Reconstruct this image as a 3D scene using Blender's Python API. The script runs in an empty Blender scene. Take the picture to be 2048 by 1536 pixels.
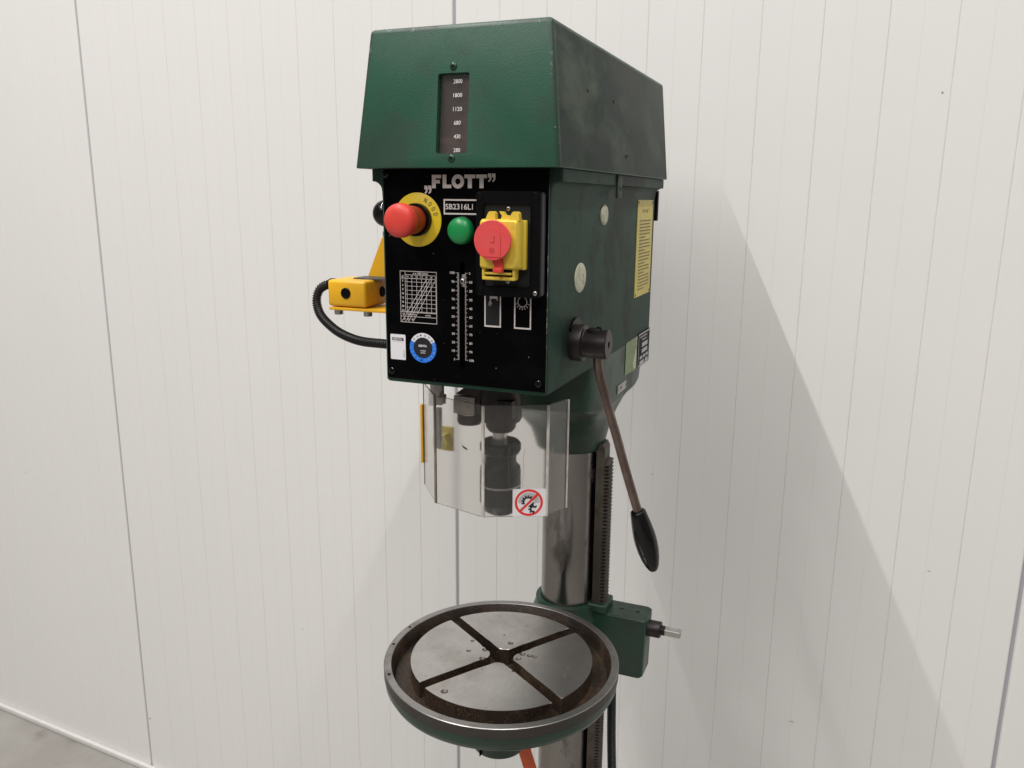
import bpy, bmesh, math, random
from math import sin, cos, pi, radians
from mathutils import Vector, Matrix
random.seed(7)
scene = bpy.context.scene
C = scene.collection

# ------------------------------------------------------------------ camera
cam_d = bpy.data.cameras.new('camera'); cam = bpy.data.objects.new('camera', cam_d); C.objects.link(cam)
cam_d.sensor_fit = 'HORIZONTAL'; cam_d.sensor_width = 36.0; cam_d.lens = 1642.83/2048*36
cam_d.clip_start = 0.02; cam_d.clip_end = 100
_r = Vector((0.92673069, 0.37562404, 0.00876377)); _u = Vector((-0.09066698, 0.20093413, 0.9753999)); _f = Vector((-0.36462271, 0.90472761, -0.22026852))
CP = Vector((0.403763, -0.845228, 0.211868))
cam.matrix_world = Matrix(((_r.x, _u.x, -_f.x, CP.x), (_r.y, _u.y, -_f.y, CP.y), (_r.z, _u.z, -_f.z, CP.z), (0, 0, 0, 1)))
scene.camera = cam
scene.render.resolution_x = 1024; scene.render.resolution_y = 768

# ------------------------------------------------------------------ light: an indoor hall with rows of ceiling tubes
world = bpy.data.worlds.new('World'); scene.world = world; world.use_nodes = True
bg = world.node_tree.nodes['Background']; bg.inputs[0].default_value = (1.0, 0.985, 0.975, 1); bg.inputs[1].default_value = 0.27
def strip(name, x, z, y0, y1, w, power, col=(1, .985, .965)):
    l = bpy.data.lights.new(name, 'AREA'); l.shape = 'RECTANGLE'; l.size = w; l.size_y = y1-y0; l.energy = power; l.color = col
    o = bpy.data.objects.new(name, l); C.objects.link(o); o.location = (x, (y0+y1)/2, z)
strip('tube_row_one', -1.753, 4.2, -5.6, 0.55, 0.04, 300)
strip('tube_row_two', 1.753, 4.2, -5.6, 0.55, 0.06, 168)
strip('hall_lights', -0.8, 4.3, -7.5, -0.6, 6.5, 235)
scene.view_settings.view_transform = 'Standard'; scene.view_settings.look = 'None'
scene.view_settings.exposure = -0.2; scene.view_settings.gamma = 1.0

# ------------------------------------------------------------------ material helpers
MATS = {}
def new_mat(name):
    m = bpy.data.materials.new(name); m.use_nodes = True; nt = m.node_tree
    MATS[name] = m
    return m, nt, nt.nodes['Principled BSDF']
def rgb(c): return (c[0], c[1], c[2], 1)
def plain(name, col, rough=.5, metal=0, spec=.5, bump=0, bscale=200, vary=0, vscale=30, coat=0):
    m, nt, b = new_mat(name); N = nt.nodes; L = nt.links
    b.inputs['Base Color'].default_value = rgb(col); b.inputs['Roughness'].default_value = rough
    b.inputs['Metallic'].default_value = metal; b.inputs['Specular IOR Level'].default_value = spec
    b.inputs['Coat Weight'].default_value = coat
    tc = N.new('ShaderNodeTexCoord')
    if bump:
        n = N.new('ShaderNodeTexNoise'); n.inputs['Scale'].default_value = bscale; n.inputs['Detail'].default_value = 3
        L.new(tc.outputs['Object'], n.inputs['Vector'])
        bp = N.new('ShaderNodeBump'); bp.inputs['Strength'].default_value = bump; bp.inputs['Distance'].default_value = .001
        L.new(n.outputs['Fac'], bp.inputs['Height']); L.new(bp.outputs['Normal'], b.inputs['Normal'])
    if vary:
        n = N.new('ShaderNodeTexNoise'); n.inputs['Scale'].default_value = vscale; n.inputs['Detail'].default_value = 6; n.inputs['Roughness'].default_value = .65
        L.new(tc.outputs['Object'], n.inputs['Vector'])
        r = N.new('ShaderNodeValToRGB'); r.color_ramp.elements[0].position = .3; r.color_ramp.elements[1].position = .72
        r.color_ramp.elements[0].color = rgb([c*(1-vary) for c in col]); r.color_ramp.elements[1].color = rgb([min(1, c*(1+vary*.7)) for c in col])
        L.new(n.outputs['Fac'], r.inputs['Fac']); L.new(r.outputs['Color'], b.inputs['Base Color'])
        mr = N.new('ShaderNodeMapRange'); mr.inputs['To Min'].default_value = rough*.8; mr.inputs['To Max'].default_value = min(1, rough*1.25)
        L.new(n.outputs['Fac'], mr.inputs['Value']); L.new(mr.outputs['Result'], b.inputs['Roughness'])
    return m
def layered(name, c0, layers, rough=.5, metal=0, bump=.2, bscale=350, spec=.5, stretch=None):
    """base colour with noise-masked layers: (colour, scale, detail, lo, hi, strength, rough, metal, vector scale)"""
    m, nt, b = new_mat(name); N = nt.nodes; L = nt.links
    tc = N.new('ShaderNodeTexCoord')
    col = N.new('ShaderNodeRGB'); col.outputs[0].default_value = rgb(c0); cur = col.outputs[0]
    rv = N.new('ShaderNodeValue'); rv.outputs[0].default_value = rough; rcur = rv.outputs[0]
    mv = N.new('ShaderNodeValue'); mv.outputs[0].default_value = metal; mcur = mv.outputs[0]
    for i, (lc, sc, det, lo, hi, st, lr, lm, vs) in enumerate(layers):
        mp = N.new('ShaderNodeMapping'); mp.inputs['Scale'].default_value = vs; mp.inputs['Location'].default_value = (i*3.7+len(name), i*1.3, i*2.1)
        L.new(tc.outputs['Object'], mp.inputs['Vector'])
        n = N.new('ShaderNodeTexNoise'); n.inputs['Scale'].default_value = sc; n.inputs['Detail'].default_value = det; n.inputs['Roughness'].default_value = .62
        L.new(mp.outputs[0], n.inputs['Vector'])
        mr = N.new('ShaderNodeMapRange'); mr.inputs['From Min'].default_value = lo; mr.inputs['From Max'].default_value = hi; mr.inputs['To Max'].default_value = st
        L.new(n.outputs['Fac'], mr.inputs['Value'])
        mx = N.new('ShaderNodeMix'); mx.data_type = 'RGBA'; L.new(mr.outputs[0], mx.inputs['Factor']); L.new(cur, mx.inputs[6]); mx.inputs[7].default_value = rgb(lc); cur = mx.outputs[2]
        for which in (0, 1):
            fx = N.new('ShaderNodeMix'); fx.data_type = 'FLOAT'; L.new(mr.outputs[0], fx.inputs['Factor'])
            if which == 0: L.new(rcur, fx.inputs[2]); fx.inputs[3].default_value = lr; rcur = fx.outputs[0]
            else: L.new(mcur, fx.inputs[2]); fx.inputs[3].default_value = lm; mcur = fx.outputs[0]
    L.new(cur, b.inputs['Base Color']); L.new(rcur, b.inputs['Roughness']); L.new(mcur, b.inputs['Metallic'])
    b.inputs['Specular IOR Level'].default_value = spec
    n = N.new('ShaderNodeTexNoise'); n.inputs['Scale'].default_value = bscale; n.inputs['Detail'].default_value = 2
    L.new(tc.outputs['Object'], n.inputs['Vector'])
    bp = N.new('ShaderNodeBump'); bp.inputs['Strength'].default_value = bump; bp.inputs['Distance'].default_value = .001
    L.new(n.outputs['Fac'], bp.inputs['Height']); L.new(bp.outputs['Normal'], b.inputs['Normal'])
    return m
V1 = (1, 1, 1)
layered('green_paint', (.018, .080, .046), [((.050, .092, .068), 5, 4, .44, .62, .6, .5, 0, V1), ((.036, .046, .036), 10, 8, .56, .68, .45, .6, 0, V1), ((.024, .05, .034), 30, 6, .5, .7, .5, .55, 0, V1), ((.16, .17, .14), 260, 2, .76, .79, .7, .6, 0, V1)], rough=.42, bump=.30, bscale=900, spec=.35)
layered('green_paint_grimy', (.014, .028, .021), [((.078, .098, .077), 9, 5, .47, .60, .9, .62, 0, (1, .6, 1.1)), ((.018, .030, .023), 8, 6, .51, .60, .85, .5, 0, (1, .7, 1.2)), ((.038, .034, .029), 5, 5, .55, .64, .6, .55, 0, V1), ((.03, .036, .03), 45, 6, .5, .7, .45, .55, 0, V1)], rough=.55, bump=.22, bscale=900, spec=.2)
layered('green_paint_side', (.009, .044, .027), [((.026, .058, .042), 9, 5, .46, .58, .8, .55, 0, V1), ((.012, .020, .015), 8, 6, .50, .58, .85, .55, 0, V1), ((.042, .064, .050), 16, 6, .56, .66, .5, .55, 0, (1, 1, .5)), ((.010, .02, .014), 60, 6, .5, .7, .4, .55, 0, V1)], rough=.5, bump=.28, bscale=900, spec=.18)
layered('green_paint_dark', (.007, .038, .022), [((.018, .024, .016), 14, 6, .48, .62, .7, .5, 0, V1), ((.03, .05, .036), 50, 5, .56, .68, .5, .45, 0, V1), ((.3, .32, .28), 70, 3, .745, .765, .7, .6, 0, V1)], rough=.32, bump=.25, bscale=700)
layered('black_plate', (.0020, .0018, .0022), [((.0045, .004, .0045), 20, 6, .5, .7, .8, .42, 0, V1), ((.4, .38, .36), 330, 1, .772, .79, .6, .6, 0, (1, 1, .6))], rough=.36, bump=.05, bscale=300, spec=.03)
layered('worn_edge', (.02, .035, .028), [((.55, .55, .50), 70, 5, .52, .60, .9, .5, .3, (1, 1, .6))], rough=.5)
layered('green_edge_worn', (.020, .060, .038), [((.035, .036, .030), 22, 6, .46, .58, .8, .5, 0, V1), ((.14, .19, .16), 90, 5, .60, .66, .7, .5, 0, V1), ((.42, .42, .38), 170, 3, .70, .73, .8, .5, .2, V1)], rough=.42, bump=.3, bscale=700)
plain('black_plastic', (.0035, .0035, .004), .30, vary=.25, vscale=60, spec=.12)
plain('black_plastic_matte', (.012, .012, .013), .6, spec=.25, bump=.15, bscale=900)
plain('grey_plastic_side', (.06, .06, .064), .55)
plain('gloss_black', (.002, .002, .002), .06, spec=.35)
plain('dark_hole', (.003, .003, .003), .9, spec=.1)
plain('white_print', (.62, .56, .54), .55)
plain('paper_white', (.74, .72, .74), .5)
plain('light_grey_print', (.45, .45, .47), .5)
plain('black_print', (.012, .010, .012), .45)
plain('blue_print', (.01, .17, .68), .4)
plain('red_print', (.72, .03, .025), .4)
layered('red_plastic', (.66, .052, .038), [((.60, .085, .07), 25, 5, .45, .7, .6, .5, 0, V1), ((.33, .03, .02), 60, 6, .60, .74, .45, .55, 0, V1)], rough=.42, bump=.04, bscale=700, spec=.4)
plain('red_plastic_dark', (.36, .022, .012), .42, vary=.2, vscale=60)
layered('coral_plastic', (.70, .064, .066), [((.62, .10, .095), 30, 5, .45, .7, .5, .5, 0, V1), ((.36, .03, .03), 70, 6, .62, .76, .4, .55, 0, V1)], rough=.5, bump=.04, bscale=700, spec=.35)
layered('switch_yellow', (.72, .52, .055), [((.30, .20, .05), 40, 5, .58, .8, .6, .6, 0, V1)], rough=.42, bump=.05)
layered('disc_yellow', (.72, .51, .012), [((.34, .24, .03), 30, 5, .6, .8, .5, .5, 0, V1)], rough=.4, bump=.03)
layered('box_yellow', (.80, .43, .014), [((.14, .07, .02), 55, 4, .66, .72, .8, .6, 0, V1), ((.62, .30, .01), 12, 4, .4, .7, .5, .45, 0, V1)], rough=.38, bump=.12, bscale=300)
m, nt, b = new_mat('green_lens'); b.inputs['Base Color'].default_value = (.003, .24, .062, 1); b.inputs['Roughness'].default_value = .34; b.inputs['Subsurface Weight'].default_value = .25; b.inputs['Subsurface Radius'].default_value = (.002, .006, .003); b.inputs['Coat Weight'].default_value = .15; b.inputs['Coat Roughness'].default_value = .2
layered('cream_plug', (.50, .50, .37), [((.22, .19, .12), 60, 4, .52, .72, .7, .6, 0, V1)], rough=.55, bump=.1)
layered('sign_yellow', (.60, .50, .13), [((.42, .34, .12), 20, 4, .5, .75, .5, .6, 0, V1)], rough=.5, bump=.05)
plain('sign_ink', (.13, .11, .07), .6)
layered('pale_green_tape', (.20, .26, .13), [((.14, .18, .09), 30, 4, .5, .7, .6, .6, 0, V1)], rough=.5)
plain('steel', (.42, .40, .38), .32, 1, vary=.2, vscale=60)
plain('zinc', (.50, .49, .47), .38, 1, vary=.2, vscale=90)
layered('column_steel', (.27, .255, .24), [((.19, .17, .155), 9, 6, .46, .64, .7, .34, .97, (1, 1, .35)), ((.10, .072, .055), 26, 6, .59, .70, .7, .55, .6, (1, 1, .45)), ((.034, .027, .024), 45, 5, .65, .72, .75, .55, .3, (1, 1, .4))], rough=.22, metal=1, bump=.05, bscale=250)
layered('rack_steel', (.11, .094, .08), [((.055, .040, .029), 30, 6, .46, .62, .8, .6, .5, V1), ((.03, .021, .015), 80, 4, .56, .68, .7, .7, .2, V1)], rough=.42, metal=.85, bump=.2, bscale=300)
layered('ground_steel', (.56, .545, .53), [((.40, .38, .36), 16, 6, .42, .66, .6, .38, 1, V1), ((.20, .165, .14), 120, 4, .66, .74, .8, .55, .6, V1), ((.22, .19, .16), 8, 6, .56, .70, .45, .45, .9, V1), ((.44, .42, .40), 700, 2, .5, .6, .4, .4, 1, (1, .15, 1))], rough=.30, metal=1, bump=.05, bscale=600)
layered('rim_steel', (.34, .33, .32), [((.17, .15, .135), 30, 6, .47, .68, .7, .45, .9, V1)], rough=.36, metal=1, bump=.08, bscale=500)
layered('rusty_iron', (.026, .015, .0095), [((.055, .030, .014), 20, 7, .52, .64, .85, .75, 0, V1), ((.009, .006, .0045), 12, 6, .50, .60, .85, .45, 0, V1), ((.36, .23, .085), 520, 2, .64, .70, .6, .8, 0, V1)], rough=.5, bump=.8, bscale=300)
layered('rim_side_iron', (.055, .045, .04), [((.02, .035, .024), 20, 5, .5, .7, .8, .5, 0, V1), ((.02, .015, .012), 50, 5, .5, .7, .7, .6, 0, V1)], rough=.45, metal=.5, bump=.15)
layered('lever_steel', (.20, .15, .13), [((.09, .055, .048), 30, 6, .4, .65, .85, .45, .8, V1), ((.42, .40, .38), 60, 4, .68, .76, .7, .3, 1, V1)], rough=.34, metal=.9, bump=.1)
layered('hub_black', (.013, .0085, .0085), [((.030, .020, .019), 40, 5, .5, .7, .6, .45, .2, V1)], rough=.38, metal=.3, bump=.08)
layered('chuck_steel', (.010, .011, .0135), [((.035, .036, .040), 60, 5, .52, .75, .6, .4, .7, V1), ((.12, .12, .12), 90, 4, .66, .72, .6, .35, .9, (1, 1, .2))], rough=.3, metal=.5, bump=.06)
layered('quill_iron', (.030, .024, .023), [((.06, .045, .04), 50, 5, .5, .75, .7, .5, .4, V1)], rough=.42, metal=.5, bump=.08)
plain('bright_steel', (.62, .61, .60), .2, 1)
layered('clamp_steel', (.34, .31, .29), [((.10, .055, .035), 90, 5, .54, .66, .85, .6, .4, V1)], rough=.4, metal=.8, bump=.1)
plain('hose_black', (.012, .011, .012), .42, spec=.5)
plain('orange_strap', (.70, .115, .035), .55, vary=.2, vscale=50, bump=.2, bscale=800)
plain('window_dark', (.040, .028, .026), .25, vary=.35, vscale=26, spec=.6)
layered('speed_plate', (.062, .046, .043), [((.12, .09, .085), 14, 4, .45, .7, .7, .4, 0, (1, 1, .6)), ((.17, .095, .06), 20, 3, .56, .7, .5, .45, 0, (.25, 1, 3.4))], rough=.3, bump=.03)
layered('wall_white', (.755, .737, .715), [((.722, .71, .688), 3.2, 4, .4, .7, .5, .5, 0, (1, 1, .3)), ((.70, .64, .58), 330, 2, .795, .81, .35, .6, 0, (1, 1, .4))], rough=.42, bump=.7, bscale=7, spec=.3)
plain('groove_dirt', (.60, .58, .55), .6, vary=.2, vscale=9)
plain('groove_faint', (.68, .66, .63), .5)
plain('scuff_brown', (.36, .27, .22), .6)
plain('joint_grey', (.36, .36, .385), .5)
plain('skirting_white', (.66, .645, .62), .5, vary=.06)
layered('concrete', (.28, .262, .24), [((.37, .355, .33), 4, 7, .42, .7, .7, .6, 0, V1), ((.14, .12, .105), 9, 6, .55, .75, .6, .6, 0, V1)], rough=.55, bump=.15, bscale=90)
# clear guard plastic: see-through sheet, slightly hazed and scratched
def clear_mat(name, haze, tint, blur=0):
    m = bpy.data.materials.new(name); m.use_nodes = True; nt = m.node_tree; N = nt.nodes; L = nt.links; MATS[name] = m
    N.remove(N['Principled BSDF']); out = N['Material Output']
    tr = N.new('ShaderNodeBsdfTransparent'); tr.inputs[0].default_value = rgb(tint)
    df = N.new('ShaderNodeBsdfDiffuse'); df.inputs[0].default_value = (.62, .60, .57, 1)
    tl = N.new('ShaderNodeBsdfTranslucent'); tl.inputs[0].default_value = (.62, .60, .57, 1)
    gl = N.new('ShaderNodeBsdfGlossy'); gl.inputs['Roughness'].default_value = .06
    h = N.new('ShaderNodeMixShader'); h.inputs[0].default_value = .5; L.new(df.outputs[0], h.inputs[1]); L.new(tl.outputs[0], h.inputs[2])
    tc = N.new('ShaderNodeTexCoord')
    def noise(scale, vs, lo, hi, a, b_):
        mp = N.new('ShaderNodeMapping'); mp.inputs['Scale'].default_value = vs; L.new(tc.outputs['Object'], mp.inputs['Vector'])
        n = N.new('ShaderNodeTexNoise'); n.inputs['Scale'].default_value = scale; n.inputs['Detail'].default_value = 5; L.new(mp.outputs[0], n.inputs['Vector'])
        r = N.new('ShaderNodeMapRange'); r.inputs['From Min'].default_value = lo; r.inputs['From Max'].default_value = hi; r.inputs['To Min'].default_value = a; r.inputs['To Max'].default_value = b_
        L.new(n.outputs['Fac'], r.inputs['Value']); return r.outputs[0]
    n1 = noise(14, (1, 1, .7), .35, .75, haze*.6, haze*1.5)
    n2 = noise(150, (1, 1, .12), .70, .76, 0, .22)      # long fine scratches
    n3 = noise(420, (1, 1, 1), .74, .78, 0, .3)         # specks
    ad = N.new('ShaderNodeMath'); ad.operation = 'ADD'; L.new(n1, ad.inputs[0]); L.new(n2, ad.inputs[1])
    ad2 = N.new('ShaderNodeMath'); ad2.operation = 'ADD'; ad2.use_clamp = True; L.new(ad.outputs[0], ad2.inputs[0]); L.new(n3, ad2.inputs[1])
    m1 = N.new('ShaderNodeMixShader'); L.new(ad2.outputs[0], m1.inputs[0]); L.new(tr.outputs[0], m1.inputs[1]); L.new(h.outputs[0], m1.inputs[2])
    fr = N.new('ShaderNodeFresnel'); ge = N.new('ShaderNodeNewGeometry'); ir = N.new('ShaderNodeMix'); ir.data_type = 'FLOAT'; ir.inputs[2].default_value = 1.58; ir.inputs[3].default_value = 1/1.58; L.new(ge.outputs['Backfacing'], ir.inputs['Factor']); L.new(ir.outputs[0], fr.inputs['IOR'])   # same sheet reflectance from both sides
    if blur:        # part of the light is scattered a little by the aged sheet
        rf = N.new('ShaderNodeBsdfRefraction'); rf.inputs['IOR'].default_value = 1.4; rf.inputs['Roughness'].default_value = blur; rf.inputs[0].default_value = rgb(tint)
        mb = N.new('ShaderNodeMixShader'); mb.inputs[0].default_value = 1.0; L.new(tr.outputs[0], mb.inputs[1]); L.new(rf.outputs[0], mb.inputs[2]); L.new(mb.outputs[0], m1.inputs[1])
    m2 = N.new('ShaderNodeMixShader'); L.new(fr.outputs[0], m2.inputs[0]); L.new(m1.outputs[0], m2.inputs[1]); L.new(gl.outputs[0], m2.inputs[2])
    L.new(m2.outputs[0], out.inputs['Surface'])
    return m
clear_mat('clear_guard', .014, (.975, .968, .955), .11)
plain('guard_edge', (.60, .57, .52), .35, vary=.35, vscale=45)
plain('guard_edge_brown', (.22, .17, .14), .4, vary=.4, vscale=45)
clear_mat('clear_window', .006, (.95, .94, .93))
plain('pale_print', (.78, .75, .74), .5)
plain('dimple_steel', (.13, .11, .095), .5, .8)

# ------------------------------------------------------------------ geometry helpers
def link(name, me, mats, parent=None, smooth=None):
    for mm in (mats if isinstance(mats, (list, tuple)) else [mats]): me.materials.append(MATS[mm])
    o = bpy.data.objects.new(name, me); C.objects.link(o)
    if smooth is not None:
        for p in me.polygons: p.use_smooth = True
        me.set_sharp_from_angle(angle=radians(smooth))
    if parent: attach(o, parent)
    return o
def attach(o, parent):
    o.parent = parent
    o.matrix_parent_inverse = Matrix.Translation(-parent.location) if parent.type == 'EMPTY' else Matrix.Identity(4)
def from_bm(name, bm, mats, parent=None, smooth=None):
    bmesh.ops.recalc_face_normals(bm, faces=bm.faces[:])
    me = bpy.data.meshes.new(name); bm.to_mesh(me); bm.free()
    return link(name, me, mats, parent, smooth)
def bm_box(bm, x0, x1, y0, y1, z0, z1, bevel=0, seg=2, mi=0, mtx=None):
    vs = [bm.verts.new(p) for p in ((x0, y0, z0), (x1, y0, z0), (x1, y1, z0), (x0, y1, z0), (x0, y0, z1), (x1, y0, z1), (x1, y1, z1), (x0, y1, z1))]
    fs = [bm.faces.new([vs[i] for i in q]) for q in ((3, 2, 1, 0), (4, 5, 6, 7), (0, 1, 5, 4), (1, 2, 6, 5), (2, 3, 7, 6), (3, 0, 4, 7))]
    for f in fs: f.material_index = mi
    if bevel:
        es = list({e for f in fs for e in f.edges})
        r = bmesh.ops.bevel(bm, geom=es, offset=bevel, segments=seg, profile=.5, affect='EDGES')
        for f in r['faces']: f.material_index = mi
        vs = list({v for f in r['faces'] for v in f.verts} | {v for v in vs if v.is_valid})
    if mtx is not None: bmesh.ops.transform(bm, matrix=mtx, verts=vs)
def box(name, x0, x1, y0, y1, z0, z1, mat, parent, bevel=0, seg=2, smooth=40):
    bm = bmesh.new(); bm_box(bm, x0, x1, y0, y1, z0, z1, bevel, seg); return from_bm(name, bm, mat, parent, smooth if bevel else None)
AX = {'Z': Matrix.Identity(3), 'X': Matrix(((0, 0, 1), (0, 1, 0), (-1, 0, 0))), '-Y': Matrix(((1, 0, 0), (0, 0, -1), (0, 1, 0)))}
def bm_lathe(bm, prof, o=(0, 0, 0), axis='Z', n=40, caps=True, mi=0, rot=0):
    R = AX[axis] if isinstance(axis, str) else axis; o = Vector(o); rings = []
    for r, h in prof:
        if r < 1e-6: rings.append([bm.verts.new(o + R @ Vector((0, 0, h)))])
        else: rings.append([bm.verts.new(o + R @ Vector((r*cos(2*pi*i/n+rot), r*sin(2*pi*i/n+rot), h))) for i in range(n)])
    for k in range(len(rings)-1):
        a, b_ = rings[k], rings[k+1]
        for i in range(n):
            j = (i+1) % n
            if len(a) == 1 and len(b_) == 1: continue
            f = (a[0], b_[j], b_[i]) if len(a) == 1 else (a[i], a[j], b_[0]) if len(b_) == 1 else (a[i], a[j], b_[j], b_[i])
            bm.faces.new(f).material_index = mi
    if caps:
        if len(rings[0]) > 1: bm.faces.new(rings[0][::-1]).material_index = mi
        if len(rings[-1]) > 1: bm.faces.new(rings[-1]).material_index = mi
def lathe(name, prof, o, axis, mat, parent, n=40, smooth=40, rot=0, caps=True):
    bm = bmesh.new(); bm_lathe(bm, prof, o, axis, n, caps, 0, rot); return from_bm(name, bm, mat, parent, smooth)
def bm_tube(bm, pts, rad, n=14, mi=0):
    pts = [Vector(p) for p in pts]; rings = []; up = Vector((.13, .97, .21))
    for i, p in enumerate(pts):
        t = (pts[min(i+1, len(pts)-1)]-pts[max(i-1, 0)]).normalized()
        if abs(t.dot(up)) > .98: up = Vector((0, 0, 1))
        a = (up - t*up.dot(t)).normalized(); b_ = t.cross(a); up = a
        r = rad[i] if isinstance(rad, (list, tuple)) else rad
        rings.append([bm.verts.new(p + a*r*cos(2*pi*k/n) + b_*r*sin(2*pi*k/n)) for k in range(n)])
    for a, b_ in zip(rings, rings[1:]):
        for k in range(n): bm.faces.new((a[k], a[(k+1) % n], b_[(k+1) % n], b_[k])).material_index = mi
    bm.faces.new(rings[0][::-1]); bm.faces.new(rings[-1])
def spline(pts, n):
    pts = [Vector(p) for p in pts]; P = [2*pts[0]-pts[1]]+pts+[2*pts[-1]-pts[-2]]; out = []
    for i in range(1, len(P)-2):
        for k in range(n):
            t = k/n; a, b_, c, d = P[i-1:i+3]
            out.append(.5*((2*b_)+(c-a)*t+(2*a-5*b_+4*c-d)*t*t+(3*b_-a-3*c+d)*t**3))
    out.append(P[-2]); return out
def resample(pts, step):
    out = [pts[0]]; acc = 0
    for a, b_ in zip(pts, pts[1:]):
        L = (b_-a).length; t = step-acc
        while t <= L: out.append(a+(b_-a)*(t/L)); t += step
        acc = (acc+L) % step
    return out
def hose(name, path, r, parent, mat='hose_black', pitch=.0032):
    pts = resample(spline(path, 24), pitch/4); rad = [r*(1, 1, .80, .80)[i % 4] for i in range(len(pts))]
    bm = bmesh.new(); bm_tube(bm, pts, rad, 16); return from_bm(name, bm, mat, parent, 30)
def bm_prism(bm, poly, z0, z1, to=lambda a, b_, h: (a, b_, h), mi=0):
    lo = [bm.verts.new(to(a, b_, z0)) for a, b_ in poly]; hi = [bm.verts.new(to(a, b_, z1)) for a, b_ in poly]
    bm.faces.new(lo[::-1]).material_index = mi; bm.faces.new(hi).material_index = mi; n = len(poly)
    for i in range(n): bm.faces.new((lo[i], lo[(i+1) % n], hi[(i+1) % n], hi[i])).material_index = mi
def rrect(x0, x1, y0, y1, r, n=5):
    out = []
    for cx, cy, a0 in ((x1-r, y1-r, 0), (x0+r, y1-r, 90), (x0+r, y0+r, 180), (x1-r, y0+r, 270)):
        for k in range(n+1): a = radians(a0+90*k/n); out.append((cx+r*cos(a), cy+r*sin(a)))
    return out
def loft(bm, rings, mi=0, caps=True):
    R = [[bm.verts.new(p) for p in ring] for ring in rings]; n = len(R[0])
    for a, b_ in zip(R, R[1:]):
        for i in range(n): bm.faces.new((a[i], a[(i+1) % n], b_[(i+1) % n], b_[i])).material_index = mi
    if caps: bm.faces.new(R[0][::-1]).material_index = mi; bm.faces.new(R[-1]).material_index = mi
def cut(o, cutter_bm, smooth=None, mi=None):
    if mi is not None:
        for f in cutter_bm.faces: f.material_index = mi
    bmesh.ops.recalc_face_normals(cutter_bm, faces=cutter_bm.faces[:])
    me = bpy.data.meshes.new('cutter'); cutter_bm.to_mesh(me); cutter_bm.free()
    for mm in o.data.materials: me.materials.append(mm)
    co = bpy.data.objects.new('cutter', me); C.objects.link(co)
    md = o.modifiers.new('b', 'BOOLEAN'); md.operation = 'DIFFERENCE'; md.object = co; md.solver = 'EXACT'
    par, mpi = o.parent, o.matrix_parent_inverse.copy(); o.parent = None
    bpy.context.view_layer.update()
    nm = bpy.data.meshes.new_from_object(o.evaluated_get(bpy.context.evaluated_depsgraph_get()))
    o.modifiers.clear(); old = o.data; nm.name = old.name; o.data = nm
    o.parent = par; o.matrix_parent_inverse = mpi
    bpy.data.objects.remove(co); bpy.data.meshes.remove(me)
    if smooth is not None:
        for p in nm.polygons: p.use_smooth = True
        nm.set_sharp_from_angle(angle=radians(smooth))
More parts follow.
